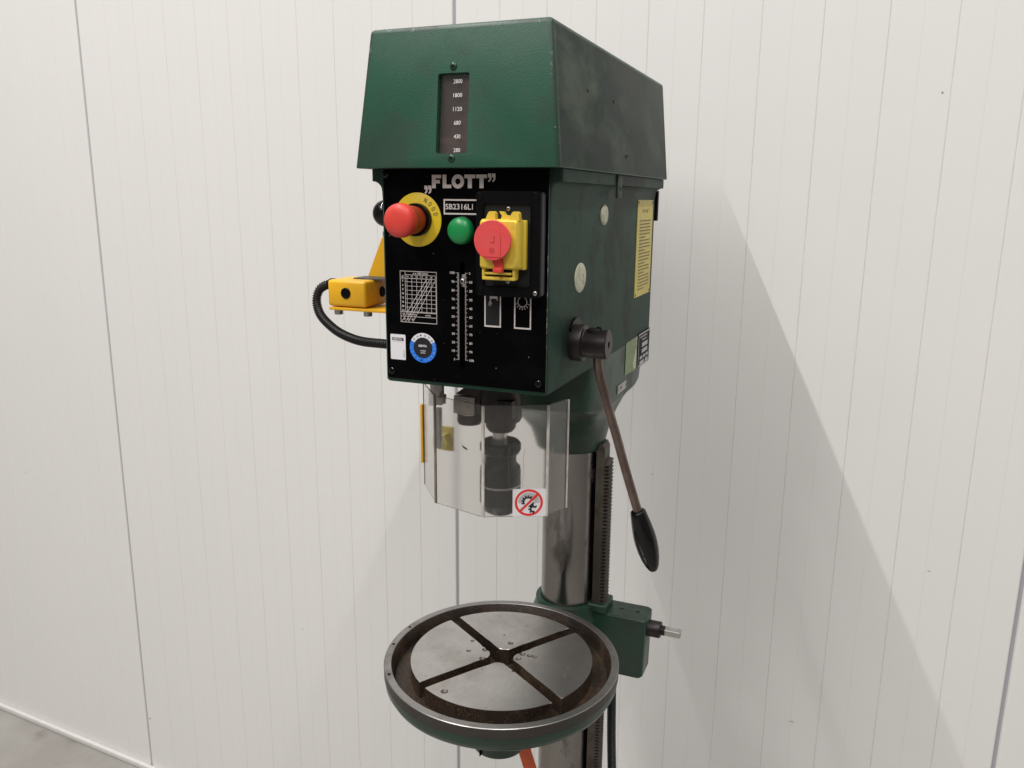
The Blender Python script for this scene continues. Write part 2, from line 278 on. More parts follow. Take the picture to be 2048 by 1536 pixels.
# flat print (lettering, scales, stickers): thin layers on a plane
_txt = {}
def text_polys(s, bold):
    key = (s, bold)
    if key not in _txt:
        cu = bpy.data.curves.new('t', 'FONT'); cu.body = s; cu.size = 1; cu.offset = bold; cu.resolution_u = 3
        o = bpy.data.objects.new('t', cu); C.objects.link(o); bpy.context.view_layer.update()
        me = bpy.data.meshes.new_from_object(o.evaluated_get(bpy.context.evaluated_depsgraph_get()))
        _txt[key] = ([(v.co.x, v.co.y) for v in me.vertices], [list(p.vertices) for p in me.polygons])
        bpy.data.objects.remove(o); bpy.data.curves.remove(cu); bpy.data.meshes.remove(me)
    return _txt[key]
class Print:
    def __init__(s, O, U, V, N, base=.0003, step=.00012): s.O, s.U, s.V, s.N = Vector(O), Vector(U), Vector(V), Vector(N); s.v = []; s.f = []; s.m = []; s.base = base; s.step = step
    def add(s, pts, faces, mi, lay):
        b_ = len(s.v); h = s.base+s.step*lay
        s.v += [s.O+s.U*a+s.V*c+s.N*h for a, c in pts]; s.f += [[i+b_ for i in f] for f in faces]; s.m += [mi]*len(faces)
    def poly(s, pts, mi=0, lay=0): s.add(pts, [list(range(len(pts)))], mi, lay)
    def rect(s, a0, c0, a1, c1, mi=0, lay=0): s.poly([(a0, c0), (a1, c0), (a1, c1), (a0, c1)], mi, lay)
    def frame(s, a0, c0, a1, c1, w, mi=0, lay=0):
        s.rect(a0, c0, a1, c0+w, mi, lay); s.rect(a0, c1-w, a1, c1, mi, lay); s.rect(a0, c0+w, a0+w, c1-w, mi, lay); s.rect(a1-w, c0+w, a1, c1-w, mi, lay)
    def line(s, p, q, w, mi=0, lay=0):
        p, q = Vector(p), Vector(q); d = (q-p).normalized(); n = Vector((-d.y, d.x))*w/2
        s.poly([tuple(p-n), tuple(q-n), tuple(q+n), tuple(p+n)], mi, lay)
    def ring(s, ca, cc, r0, r1, a0=0, a1=360, mi=0, lay=0, n=48, sy=1):
        k = max(2, int(n*abs(a1-a0)/360)); pts = []; fs = []
        for i in range(k+1):
            a = radians(a0+(a1-a0)*i/k); pts += [(ca+r0*cos(a), cc+sy*r0*sin(a)), (ca+r1*cos(a), cc+sy*r1*sin(a))]
        for i in range(k): fs.append([2*i, 2*i+1, 2*i+3, 2*i+2])
        s.add(pts, fs, mi, lay)
    def disc(s, ca, cc, r, mi=0, lay=0, n=32, sy=1): s.poly([(ca+r*cos(2*pi*i/n), cc+sy*r*sin(2*pi*i/n)) for i in range(n)], mi, lay)
    def text(s, t, a, c, h, mi=0, lay=0, al='C', bold=0.0, w=None, rot=0):
        vs, fs = text_polys(t, bold); x0 = min(v[0] for v in vs); x1 = max(v[0] for v in vs); y0 = min(v[1] for v in vs); y1 = max(v[1] for v in vs)
        sy = h/(y1-y0); sx = sy if w is None else w/(x1-x0); W = (x1-x0)*sx
        off = {'C': -W/2, 'L': 0, 'R': -W}[al]; cr, sr = cos(rot), sin(rot); pts = []
        for x, y in vs:
            px, py = (x-x0)*sx+off, (y-(y0+y1)/2)*sy
            pts.append((a+px*cr-py*sr, c+px*sr+py*cr))
        s.add(pts, fs, mi, lay)
    def build(s, name, mats, parent):
        me = bpy.data.meshes.new(name); me.from_pydata([tuple(v) for v in s.v], [], s.f)
        o = link(name, me, mats, parent)
        for p, mi in zip(me.polygons, s.m): p.material_index = mi
        return o
def front_print(y=0.0): return Print((0, y, 0), (1, 0, 0), (0, 0, 1), (0, -1, 0))
def side_print(x=.104): return Print((x, 0, 0), (0, 1, 0), (0, 0, 1), (1, 0, 0))

# ------------------------------------------------------------------ setting: panelled wall, skirting, floor
FLOOR = -1.571
PHI = radians(3.65); D = 1.563
WN = Vector((sin(PHI), cos(PHI), 0)); WT = Vector((cos(PHI), -sin(PHI), 0)); WF = Vector((CP.x, CP.y, 0)) + WN*D
WR = Matrix(((WT.x, WN.x, 0, WF.x), (WT.y, WN.y, 0, WF.y), (0, 0, 1, 0), (0, 0, 0, 1)))       # local x along wall, y into wall
def structure(o): o['kind'] = 'structure'; return o
PW = 1.1195
def panel_mesh():
    prof = [(.0000, .0046), (.0006, .0030), (.0022, .0008), (.0045, 0.0)]
    for k in range(1, 22):
        x = k*PW/22; strong = k % 2 == 0
        d, w = (.0008, .0010) if strong else (.00025, .0007)
        prof += [(x-w-.0006, 0), (x-w*.4, d), (x+w*.4, d), (x+w+.0006, 0)]
    prof += [(PW-.0085, 0.0), (PW-.0068, .0010), (PW-.0060, .0030), (PW-.0058, .0046)]
    z0, z1 = FLOOR+.004, 3.1
    vs = [(x, y, z0) for x, y in prof]+[(x, y, z1) for x, y in prof]; n = len(prof)
    fs = [(i, i+1, n+i+1, n+i) for i in range(n-1)]
    me = bpy.data.meshes.new('wall_panel'); me.from_pydata(vs, [], fs); me.materials.append(MATS['wall_white']); me.materials.append(MATS['groove_dirt']); me.materials.append(MATS['groove_faint'])
    for p in me.polygons:
        ys = [me.vertices[i].co.y for i in p.vertices]
        if min(ys) > .0002 and max(ys) < .00095: p.material_index = 1 if max(ys) > .0005 else 2
    return me
wall = bpy.data.objects.new('wall', None); C.objects.link(wall); structure(wall)
bm = bmesh.new(); bm_box(bm, -5.0, 2.6, .0045, .06, FLOOR+.002, 3.1)
me = bpy.data.meshes.new('joint_backing'); bm.to_mesh(me); bm.free(); o = link('joint_backing', me, 'joint_grey'); o.matrix_world = WR; o.parent = wall
pm = panel_mesh()
for k in range(-3, 3):
    o = bpy.data.objects.new('wall_panel', pm); C.objects.link(o); o.parent = wall
    o.matrix_basis = WR @ Matrix.Translation((-.5661*D + k*PW, 0, 0))
def scuff(u, z, pts):
    P = Print(WF, WT, (0, 0, 1), -WN, .0004); P.poly([(u+a, z+b_) for a, b_ in pts]); o = P.build('scuff_mark', ['scuff_brown'], None); o.parent = wall
for u, z, w, h in ((.0187, .3852, .0018, .0020), (.0880, -.4365, .0030, .0008), (-.1196, -.8079, .0060, .0009), (-.4292, -.3339, .0014, .0014), (-1.3641, -.9169, .0012, .0022), (-1.9923, -1.3824, .0050, .0020), (-2.4494, -.6463, .0014, .0030)):
    scuff(u, z, [(-w, 0), (-w*.4, -h), (w*.5, -h*.8), (w, h*.2), (w*.3, h), (-w*.5, h*.7)])
bm = bmesh.new(); bm_box(bm, -5.0, 2.6, -.014, -.0005, FLOOR+.0005, FLOOR+.019, .003, 2)
sk = from_bm('skirting', bm, 'skirting_white', None, 40); sk.matrix_world = WR; structure(sk)
bm = bmesh.new(); v = [bm.verts.new(p) for p in ((-9, -9, FLOOR), (9, -9, FLOOR), (9, 1.4, FLOOR), (-9, 1.4, FLOOR))]; bm.faces.new(v)
structure(from_bm('floor', bm, 'concrete'))

# ------------------------------------------------------------------ drill press
press = bpy.data.objects.new('drill_press', None); C.objects.link(press); press.location = (0, .42, FLOOR); press.empty_display_size = .1
press['label'] = 'green column drill press with black control panel, clear chuck guard and round table'; press['category'] = 'drill press'

# --- head housing: body with flared top flange, cone down to the column
bm = bmesh.new(); rings = []
def ringz(z, hw, y0=.0016, y1=.521, r=.007): return [(x, y, z) for x, y in rrect(-hw, hw, y0, y1, r)]
rings = [ringz(-.0052, .1025, .003, .5195), ringz(-.003, .1038), ringz(.21, .104), ringz(.219, .1045)]
for k in range(1, 6): a = radians(18*k); rings.append(ringz(.219+.011*sin(a), .1045+.0125*(1-cos(a))))
rings += [ringz(.2432, .117)]
loft(bm, rings)
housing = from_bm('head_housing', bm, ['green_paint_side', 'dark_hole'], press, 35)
sl = bmesh.new(); bm_prism(sl, rrect(-.0026, .0046, .0150, .1424, .0034, 6), -.01, .012, lambda a, b_, h: (a, h, b_)); cut(housing, sl, 35, 1)
# lower casting: full width at the top, round at the column
bm = bmesh.new(); rings = []
def superring(z, hx, hy, cy, e, n=56):
    out = []
    for i in range(n):
        t = 2*pi*i/n; c, s_ = cos(t), sin(t)
        out.append((hx*math.copysign(abs(c)**(2/e), c), cy+hy*math.copysign(abs(s_)**(2/e), s_), z))
    return out
for z, hx, hy, cy, e in ((-.001, .1035, .162, .357, 6), (-.055, .1035, .162, .357, 6), (-.076, .1033, .158, .357, 5.5), (-.083, .1015, .150, .36, 5), (-.0845, .098, .142, .362, 4.5), (-.100, .088, .118, .38, 3.2), (-.125, .075, .088, .405, 2.6), (-.155, .064, .068, .418, 2.2), (-.182, .058, .059, .42, 2), (-.189, .0565, .0565, .42, 2), (-.191, .054, .054, .42, 2)):
    rings.append(superring(z, hx, hy, cy, e))
loft(bm, rings)
from_bm('column_socket', bm, 'green_paint_dark', press, 40)
# dark bracket at the rear
box('rear_bracket', .094, .1075, .5215, .530, .178, .226, 'black_plastic', press, .001)

# --- belt cover
bm = bmesh.new()
b0 = [(-.1227, -.0219), (.1227, -.0219), (.1227, .517), (-.1227, .517)]; t0 = [(-.1069, -.0074), (.1069, -.0074), (.1069, .5245), (-.1069, .5245)]
vs = [bm.verts.new((x, y, .2436)) for x, y in b0]+[bm.verts.new((x, y, .392)) for x, y in t0]
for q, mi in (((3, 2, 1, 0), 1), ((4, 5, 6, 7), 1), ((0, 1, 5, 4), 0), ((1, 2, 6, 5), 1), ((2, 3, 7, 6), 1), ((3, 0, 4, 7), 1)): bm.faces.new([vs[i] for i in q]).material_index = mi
bm.edges.ensure_lookup_table()
top = [e for e in bm.edges if all(v.co.z > .3 for v in e.verts)]; vert = [e for e in bm.edges if abs(e.verts[0].co.z-e.verts[1].co.z) > .1]; bot = [e for e in bm.edges if all(v.co.z < .3 for v in e.verts)]
r_ = bmesh.ops.bevel(bm, geom=top+vert, offset=.0055, segments=4, profile=.5, affect='EDGES')
for f in r_['faces']: f.material_index = 3
bm.edges.ensure_lookup_table()
bmesh.ops.bevel(bm, geom=[e for e in bm.edges if all(v.co.z < .2437 for v in e.verts)], offset=.0012, segments=2, profile=.5, affect='EDGES')
cover = from_bm('belt_cover', bm, ['green_paint', 'green_paint_grimy', 'dark_hole', 'green_edge_worn'], press, 32)
def cov_y(z): return -.0219+(z-.2432)*(.0145/.1483)
CT = math.atan(.0145/.1483)
CN = Vector((0, -cos(CT), sin(CT))); CV = Vector((0, sin(CT), cos(CT)))
def on_cover(x, z, h=0): return Vector((x, cov_y(z), z)) + CN*h
def cov_map(off): return lambda a, b_, h: tuple(Vector((a, cov_y(b_), b_)) + CN*h)
cb = bmesh.new(); bm_prism(cb, rrect(-.0204, .0167, .2584, .3417, .0026), -.0105, .01, cov_map(0)); cut(cover, cb, 32, 0)
# speed plate behind the window
bm = bmesh.new(); bm_prism(bm, rrect(-.0200, .0163, .2588, .3413, .0022), -.0104, -.0085, cov_map(0)); plate = from_bm('speed_plate', bm, 'speed_plate', cover)
P = Print(on_cover(0, .258), (1, 0, 0), CV, CN, -.0038)
for k, s_ in enumerate(('2800', '1800', '1120', '680', '430', '280')):
    zz = .3338-k*.01425-.258
    P.text(s_, .0016+k*.0003, zz/cos(CT), .0042, bold=0, w=.0026*len(s_))
P.build('speed_numbers', ['pale_print'], cover)
bm = bmesh.new(); bm_prism(bm, rrect(-.0201, .0164, .2587, .3414, .0022), -.0052, -.0042, cov_map(0)); from_bm('window_pane', bm, 'clear_window', cover)
# cross-head screw shared mesh (local +Z is outward)
def screw_mesh(name, r, h, mats):
    bm = bmesh.new(); bm_lathe(bm, [(r, -h*.5), (r, h*.25), (r*.9, h*.6), (r*.6, h*.9), (0, h)], n=20)
    for a in (0, pi/2): bm_box(bm, -r*.55, r*.55, -r*.13, r*.13, h*.45, h*1.04, mi=1, mtx=Matrix.Rotation(a+.3, 4, 'Z'))
    me = bpy.data.meshes.new(name); bmesh.ops.recalc_face_normals(bm, faces=bm.faces[:]); bm.to_mesh(me); bm.free()
    for mm in mats: me.materials.append(MATS[mm])
    for p in me.polygons: p.use_smooth = True
    me.set_sharp_from_angle(angle=radians(40)); return me
def place(name, me, loc, normal, parent, roll=0):
    o = bpy.data.objects.new(name, me); C.objects.link(o); attach(o, parent)
    o.matrix_basis = Matrix.Translation(loc) @ Vector(normal).to_track_quat('Z', 'Y').to_matrix().to_4x4() @ Matrix.Rotation(roll, 4, 'Z'); return o
SG = screw_mesh('screw', .0042, .0018, ['green_paint_dark', 'dark_hole'])
SB = screw_mesh('screw', .0043, .0018, ['gloss_black', 'dark_hole'])
bm = bmesh.new()
place('screw', SG, on_cover(-.0025, .3482), CN, cover); place('screw', SG, on_cover(-.0011, .2535), CN, cover, .5)
sn = Vector((.1483, 0, .0158)).normalized()
def on_cside(y, z): return Vector((.1227-(z-.2436)*(.0158/.1484), y, z))
place('screw', SG, on_cside(.255, .268), sn, cover, .2)
HM = bpy.data.meshes.new('rivet_hole'); bm = bmesh.new(); bm_lathe(bm, [(.0021, -.001), (.0021, .0003), (0, .0003)], n=14); bm.to_mesh(HM); bm.free(); HM.materials.append(MATS['dark_hole'])
place('rivet_hole', HM, on_cside(.0975, .3317), sn, cover); place('rivet_hole', HM, on_cside(.2067, .3313), sn, cover)
# --- lock tab under the cover
bm = bmesh.new(); bm_box(bm, .1165, .1195, .222, .243, .2135, .2428, .0008); bm_box(bm, .1046, .1164, .2225, .2425, .239, .2426)
tab = from_bm('lock_tab', bm, 'green_paint_grimy', press, 40); place('rivet_hole', HM, (.1195, .2345, .2256), (1, 0, 0), tab)

# --- control panel plate on the front
bm = bmesh.new(); bm_prism(bm, rrect(-.0985, .1036, -.0003, .2426, .002), 0, .0015, lambda a, b_, h: (a, h, b_))
for f in bm.faces:
    if f.calc_center_median().x > .1035: f.material_index = 1
panel = from_bm('control_panel', bm, ['black_plate', 'worn_edge'], press)
sl = bmesh.new(); bm_prism(sl, rrect(-.0024, .0043, .0153, .1421, .0032, 6), -.01, .01, lambda a, b_, h: (a, h, b_)); cut(panel, sl, None, 0)
for x, z, r in ((-.0925, .0083, .3), (.0952, .0092, .9), (-.0953, .2375, .1)): place('screw', SB, (x, -.0004, z), (0, -1, 0), panel, r)
# brand lettering
P = front_print()
def blk(pts, x0, z0, w, h): P.poly([(x0+a*w, z0+b_*h) for a, b_ in pts])
z0, hh = .2224, .0145
blk([(0, 0), (.42, 0), (.42, .36), (.86, .36), (.86, .62), (.42, .62), (.42, .74), (1, .74), (1, 1), (0, 1)], -.0358, z0, .0116, hh)
blk([(0, 0), (1, 0), (1, .27), (.44, .27), (.44, 1), (0, 1)], -.0224, z0+.0001, .0108, hh)
P.ring(-.00355, z0+hh/2+.0001, .0032, .0076, sy=1.0)
for x in (.0045, .0186):
    blk([(.31, 0), (.69, 0), (.69, .73), (1, .73), (1, 1), (0, 1), (0, .73), (.31, .73)], x, z0+.0002, .0131, hh)
def comma(x, z, s_):
    P.poly([(x+a*s_, z+b_*s_) for a, b_ in ((0, .55), (0, 1), (.42, 1), (.46, .62), (.44, .38), (.34, .16), (.10, 0), (.02, .14), (.16, .28), (.22, .55))])
for x in (-.0454, -.0406): comma(x, .2160, .0092)
for x in (.0328, .0376): comma(x, .2290, .0092)
P.build('brand_lettering', ['white_print'], panel)
# type plate
P = front_print(); P.frame(-.0214, .1938, .030, .2106, .0017); P.text('SB2316L', -.0191, .20245, .0063, al='L', bold=.016, w=.0315); P.rect(.0137, .1993, .0146, .2056)
P.build('type_plate', ['white_print'], panel)
# speed chart
P = front_print(); lw = .0005
x0, x1, za, zb = -.0792, -.0313, .0684, .1287
P.frame(x0, za, x1, zb, .0006); P.rect(-.0726, .0806, -.0721, zb-.0006)
P.line((-.0721, .1243), (x1, .1243), lw); P.line((x0, .1202), (x1, .1202), lw*1.1); P.line((x0, .0806), (x1, .0806), lw*1.1, lay=1); P.line((x0, .0755), (x1, .0755), lw)
P.text('n x 100 U/min', -.052, .1263, .0025, bold=.015)
cols = [-.0700, -.0636, -.0572, -.0508, -.0444, -.0382, -.0323]
for x, s_ in zip(cols, ('2,8', '4,3', '6,8', '11,2', '18', '28', '45')): P.text(s_, x if x > -.069 else -.0694, .1222, .0021, bold=.02); P.rect(x-.0002, .0808, x+.0002, .1199, lay=1)
rows = ['5', '6', '8', '10', '12', '16', '20', '23']
for k, s_ in enumerate(rows):
    z = .1172-k*.00495; P.text(s_, -.0757, z, .0023, bold=.025); P.rect(-.0721, z-.0012, x1-.0006, z-.0008, lay=2)
P.text('\u00d8', -.0757, .1222, .0024, bold=.02)
for k, (xa, xb) in enumerate(((-.0778, -.0442), (-.0726, -.0400), (-.0690, -.0372), (-.0632, -.0322))): P.line((xa, .0688), (xb, .1200), .00055, lay=3)
for x, s_ in ((-.0752, '20'), (-.0690, '30'), (-.0657, '40'), (-.0607, '50')): P.text(s_, x, .0780, .0022, bold=.02, rot=.5, lay=1)
for x, s_ in ((-.0738, '20'), (-.0690, '32'), (-.0634, '40')): P.text(s_, x, .0722, .0022, bold=.02, rot=1.0, lay=1)
P.text('m/min', -.0430, .0780, .0021, bold=.015)
P.build('speed_chart', ['white_print'], panel)
# depth scale
P = front_print()
for k in range(101):
    z = .0290+.001*k; mj = k % 10 == 0; md = k % 5 == 0
    P.rect(-.0028-(.0046 if mj else .0034 if md else .0021), z-.00017, -.0028, z+.00017); P.rect(.0047, z-.00017, .0047+(.0036 if mj else .0025 if md else .0013), z+.00017)
    if mj: P.text(str(k), -.0085, z, .0028, al='R', bold=.012, w=(.0013, .0038, .0057)[len(str(k))-1]); P.text(str(100-k), .0099, z, .0028, al='L', bold=.012, w=(.0013, .0038, .0057)[len(str(100-k))-1])
P.build('depth_scale', ['white_print'], panel)
# pointer screw in the slot
SP = screw_mesh('depth_pointer', .0034, .0016, ['steel', 'dark_hole']); place('depth_pointer', SP, (.0008, .0012, .1195), (0, -1, 0), panel, .4)
box('pointer_slide', -.0016, .0036, .0030, .006, .113, .127, 'zinc', panel, .0004)
# coolant and lamp symbols
P = front_print()
P.rect(.0288, .0698, .0491, .0716); P.rect(.0288, .0716, .0303, .112); P.rect(.0476, .0716, .0491, .112); P.rect(.0303, .0716, .0476, .112, 1)
P.rect(.0355, .1010, .0376, .112, 0, 2); P.rect(.0376, .1022, .0448, .112, 0, 2); P.rect(.0440, .1002, .0450, .1022, 0, 2)
for dx, dz in ((-.0026, -.006), (-.001, -.0075), (.0006, -.0068), (.0020, -.0052)): P.line((.0362, .1008), (.0362+dx, .1008+dz), .0005, 0, 2)
P.build('coolant_symbol', ['white_print', 'black_plastic_matte'], panel)
P = front_print()
P.rect(.0650, .0698, .0853, .0716); P.rect(.0650, .0716, .0665, .112); P.rect(.0838, .0716, .0853, .112)
P.ring(.0748, .1003, .0050, .0057, lay=1)
for a in (200, 225, 248, 270, 292, 315, 340): P.line((.0748+.0063*cos(radians(a)), .1003+.0063*sin(radians(a))), (.0748+.0090*cos(radians(a)), .1003+.0090*sin(radians(a))), .0006, 0, 1)
P.build('lamp_symbol', ['white_print'], panel)
# white sticker with name and number
P = front_print(); P.poly(rrect(-.0939, -.0735, .0227, .0532, .0013)); P.poly([(-.0917, .0458), (-.0757, .0458), (-.0765, .0491), (-.0917, .0491)], 1, 1)
P.text('KENTA', -.0842, .04745, .0021, 0, 2, bold=.03, w=.0125); P.rect(-.0908, .0443, -.0770, .0446, 2, 1); P.text('125211', -.0757, .0300, .0017, 1, 1, rot=pi/2, w=.0095)
P.build('name_sticker', ['paper_white', 'black_print', 'light_grey_print'], panel)
# round inspection sticker
P = front_print(); cx, cz = -.0503, .0392
P.disc(cx, cz, .0124, 1); P.ring(cx, cz, .0124, .0177, 152, 388, 2); P.ring(cx, cz, .0124, .0177, 28, 152, 0)
P.text('KENTA', cx-.0002, cz+.0024, .0026, 0, 1, bold=.035, w=.0108); P.text('VOLGENDE', cx, cz-.0034, .0015, 0, 1, bold=.01, w=.0074); P.text('KEURING', cx, cz-.0060, .0015, 0, 1, bold=.01, w=.0062)
def around(s_, deg, mi): a = radians(deg); P.text(s_, cx+.0150*cos(a), cz+.0150*sin(a), .0023, mi, 1, rot=a-pi/2 if deg < 180 else a-pi/2, bold=.008)
for s_, a in (('23', 140), ('24', 119), ('26', 78), ('27', 57), ('28', 38)): around(s_, a, 1)
for k in range(12):
    a = radians(162+k*(218/11)); P.text(str(k+1), cx+.0150*cos(a), cz+.0150*sin(a), .0021, 3, 1, rot=(a+pi/2), bold=.008)
P.disc(cx+.0150*cos(radians(100)), cz+.0150*sin(radians(100)), .0011, 1, 2, 14); P.disc(cx+.0150*cos(radians(262)), cz+.0150*sin(radians(262)), .0011, 1, 2, 14)
P.build('inspection_sticker', ['paper_white', 'black_print', 'blue_print', 'light_grey_print'], panel)

# --- emergency stop
ex, ez = -.0545, .1873
estop = lathe('emergency_stop', [(.0150, .008), (.0158, .014), (.0166, .030), (.0172, .0345)], (ex, 0, ez), '-Y', 'red_plastic_dark', press, 48)
lathe('button_cap', [(.0172, .0345), (.0184, .0350), (.0188, .0365), (.0188, .0405), (.0182, .0440), (.0166, .0466), (.013, .0483), (.008, .0492), (0, .0495)], (ex, 0, ez), '-Y', 'red_plastic', estop, 56, 50)
lathe('collar', [(.0185, .0012), (.0185, .0074), (.0178, .0082), (.0, .0082)], (ex, 0, ez), '-Y', 'black_plastic', estop, 48)
lathe('legend_disc', [(.0303, -.0004), (.0303, .0010), (.0300, .0012), (0, .0012)], (ex, 0, ez), '-Y', 'disc_yellow', estop, 64)
P = front_print(-.0012)
for ch, a in zip('NOOD', (63, 47, 31, 15)): a = radians(a); P.text(ch, ex+.0243*cos(a), ez+.0243*sin(a), .0054, rot=a-pi/2, w=.0033, bold=.02)
P.build('stop_lettering', ['sign_ink'], estop)
# --- green indicator
lamp = lathe('start_button', [(.0149, 0), (.0149, .0072), (.0143, .0092), (.0120, .0115), (.0080, .0130), (.0040, .0136), (0, .0138)], (.0018, 0, .1763), '-Y', 'green_lens', press, 48, 50)
lathe('button_bezel', [(.0158, -.0003), (.0158, .0014), (.0150, .0018)], (.0018, 0, .1763), '-Y', 'black_plastic', lamp, 40)

# --- switch box with emergency paddle
bm = bmesh.new()
bm_prism(bm, rrect(.0270, .1003, .1075, .2186, .0035), -.0095, -.0002, lambda a, b_, h: (a, h, b_), 1)
sw = from_bm('switch_box', bm, ['grey_plastic_side', 'grey_plastic_side', 'dark_hole'], press, 40)
bm = bmesh.new(); R1 = rrect(.0256, .1006, .1066, .2196, .0045); R2 = rrect(.0262, .1000, .1072, .2190, .0042)
loft(bm, [[(a, -.0096, b_) for a, b_ in R1], [(a, -.0152, b_) for a, b_ in R1], [(a, -.0162, b_) for a, b_ in R2]])
lid = from_bm('lid', bm, ['black_plastic', 'black_plastic_matte', 'dark_hole'], sw, 40)
cb = bmesh.new(); bm_prism(cb, rrect(.0345, .0895, .1180, .2068, .0040), -.03, -.0138, lambda a, b_, h: (a, h, b_)); cut(lid, cb, 40, 1)
# raised lip around the recess
bm = bmesh.new(); Lo = rrect(.0337, .0903, .1172, .2076, .0048); Li = rrect(.0348, .0892, .1183, .2065, .0038)
n = len(Lo); a_ = [bm.verts.new((p[0], -.0160, p[1])) for p in Lo]; b2 = [bm.verts.new((p[0]*.5+q[0]*.5, -.0174, p[1]*.5+q[1]*.5)) for p, q in zip(Lo, Li)]; c_ = [bm.verts.new((p[0], -.0160, p[1])) for p in Li]
for r1, r2 in ((a_, b2), (b2, c_)):
    for i in range(n): bm.faces.new((r1[i], r1[(i+1) % n], r2[(i+1) % n], r2[i]))
from_bm('lip', bm, 'black_plastic', sw, 60)
SH = bpy.data.meshes.new('screw_hole'); bm = bmesh.new(); bm_lathe(bm, [(.0042, 0), (.0042, .0006), (.0036, .0008), (.0034, .0004), (0, .0004)], n=22)
for f in bm.faces: f.material_index = 1 if f.calc_center_median().xy.length < .0033 else 0
bm.to_mesh(SH); bm.free(); SH.materials.append(MATS['black_plastic']); SH.materials.append(MATS['dark_hole'])
for x, z in ((.0292, .2135), (.0938, .2140), (.0305, .1115), (.0955, .1125)): place('screw_hole', SH, (x, -.0161, z), (0, -1, 0), sw)
SZ = screw_mesh('screw', .0026, .0014, ['zinc', 'dark_hole']); place('screw', SZ, (.0955, -.0166, .1123), (0, -1, 0), sw, .4); place('screw', SZ, (.0628, -.0140, .2012), (0, -1, 0), sw, .7); place('screw', SZ, (.0628, -.0140, .1235), (0, -1, 0), sw, .2)
# yellow switch body: base flange and tapered block
bm = bmesh.new()
bm_box(bm, .0372, .0858, -.0205, -.0139, .1372, .1895, .0012)
def rr_y(x0, x1, z0, z1, y, r=.003): return [(a, y, b_) for a, b_ in rrect(x0, x1, z0, z1, r, 4)]
loft(bm, [rr_y(.0378, .0832, .1375, .1905, -.0206), rr_y(.0376, .0830, .1378, .1905, -.0300), rr_y(.0390, .0815, .1392, .1892, -.0352), rr_y(.0402, .0803, .1405, .1880, -.0364)])
body = from_bm('switch_body', bm, 'switch_yellow', sw, 35)
bm = bmesh.new()
for xa in (.0475, .0745):       # hinge prongs
    bm_prism(bm, [(xa-.0035, .189), (xa, .1968), (xa+.0015, .1985), (xa+.006, .1985), (xa+.0080, .1965), (xa+.0085, .189)], -.0335, -.0260, lambda a, b_, h: (a, h, b_))
bm_prism(bm, [(.0592, .1985), (.0635, .1983), (.0665, .1945), (.0735, .1942), (.0742, .1890), (.0605, .1890), (.0625, .194)], -.0310, -.0250, lambda a, b_, h: (a, h, b_))
from_bm('hinge', bm, 'switch_yellow', sw, 35)
bm = bmesh.new()       # latch loop under the block
bm_box(bm, .0400, .0432, -.0325, -.0215, .1285, .1385, .0008); bm_box(bm, .0752, .0785, -.0325, -.0215, .1285, .1385, .0008); bm_box(bm, .0401, .0784, -.0330, -.0225, .1262, .1298, .0012); bm_box(bm, .0438, .0746, -.0335, -.0285, .1322, .1346, .0007)
from_bm('latch_loop', bm, 'switch_yellow', sw, 35)
pc = (.0580, .1690); py = -.0465
paddle = lathe('stop_paddle', [(.0170, .0366), (.0185, .0420), (.0207, .0440), (.0210, .0450), (.0210, .0462), (.0204, .0468), (0, .0468)], (pc[0], 0, pc[1]), '-Y', 'coral_plastic', sw, 56, 40)
bm = bmesh.new()
arch = [(.0095*cos(radians(a)), .0045+.0095*sin(radians(a))) for a in range(0, 181, 15)]; outl = [(pc[0]+a, pc[1]+b_) for a, b_ in arch]+[(pc[0]-.0098, pc[1]-.0170), (pc[0]+.0098, pc[1]-.0170)]
bm_prism(bm, outl, -.0474, -.0464, lambda a, b_, h: (a, h, b_)); from_bm('paddle_relief', bm, 'coral_plastic', sw)
P = front_print(-.0474); q = pc
for p1, p2 in (((.0020, .0045), (.0030, .0045)), ((.0029, .0044), (.0024, -.0022)), ((.0025, -.0022), (-.0012, -.0023)), ((-.0020, .0043), (-.0014, .0044))): P.line((q[0]+p1[0], q[1]+p1[1]), (q[0]+p2[0], q[1]+p2[1]), .0005)
P.ring(q[0]+.0002, q[1]-.0105, .0024, .0028); P.line((q[0]-.0014, q[1]-.0105), (q[0]+.0018, q[1]-.0105), .0004, lay=1); P.line((q[0]+.0002, q[1]-.0118), (q[0]+.0002, q[1]-.0092), .0004, lay=2)
P.build('paddle_marks', ['red_plastic_dark'], sw)
bm = bmesh.new(); bm_prism(bm, [(.0535, .1515), (.0660, .1515), (.0672, .1405), (.0580, .1405)], -.0400, -.0366, lambda a, b_, h: (a, h, b_)); bm_box(bm, .0574, .0676, -.0440, -.0370, .1352, .1406, .0008)
from_bm('paddle_tongue', bm, 'red_plastic', sw, 35)

# --- right side: plugs, signs, plates
def plug(cy, cz, ry, rz, marks):
    bm = bmesh.new(); rings = []
    for s_, h in ((1, -.001), (1, .0008), (.93, .0016), (.5, .0020)): rings.append([(.104+h, cy+ry*s_*cos(2*pi*i/36), cz+rz*s_*sin(2*pi*i/36)) for i in range(36)])
    loft(bm, rings); o = from_bm('access_plug', bm, 'cream_plug', press, 50)
    P = side_print(.1060)
    for a, b_, w in marks: P.line((cy+a, cz+b_), (cy+a+w, cz+b_+.002), .0011)
    P.build('pencil_mark', ['sign_ink'], o)
plug(.2144, .1920, .0168, .0134, ((.001, .003, .003), (.002, -.001, .002)))
plug(.1164, .1185, .0222, .0180, ((.004, .002, .005), (.006, -.001, .003), (.002, -.005, .006), (.006, -.008, .004)))
bm = bmesh.new(); bm_box(bm, .1041, .1052, .397, .499, .0637, .2115)
sign = from_bm('warning_sign', bm, 'sign_yellow', press)
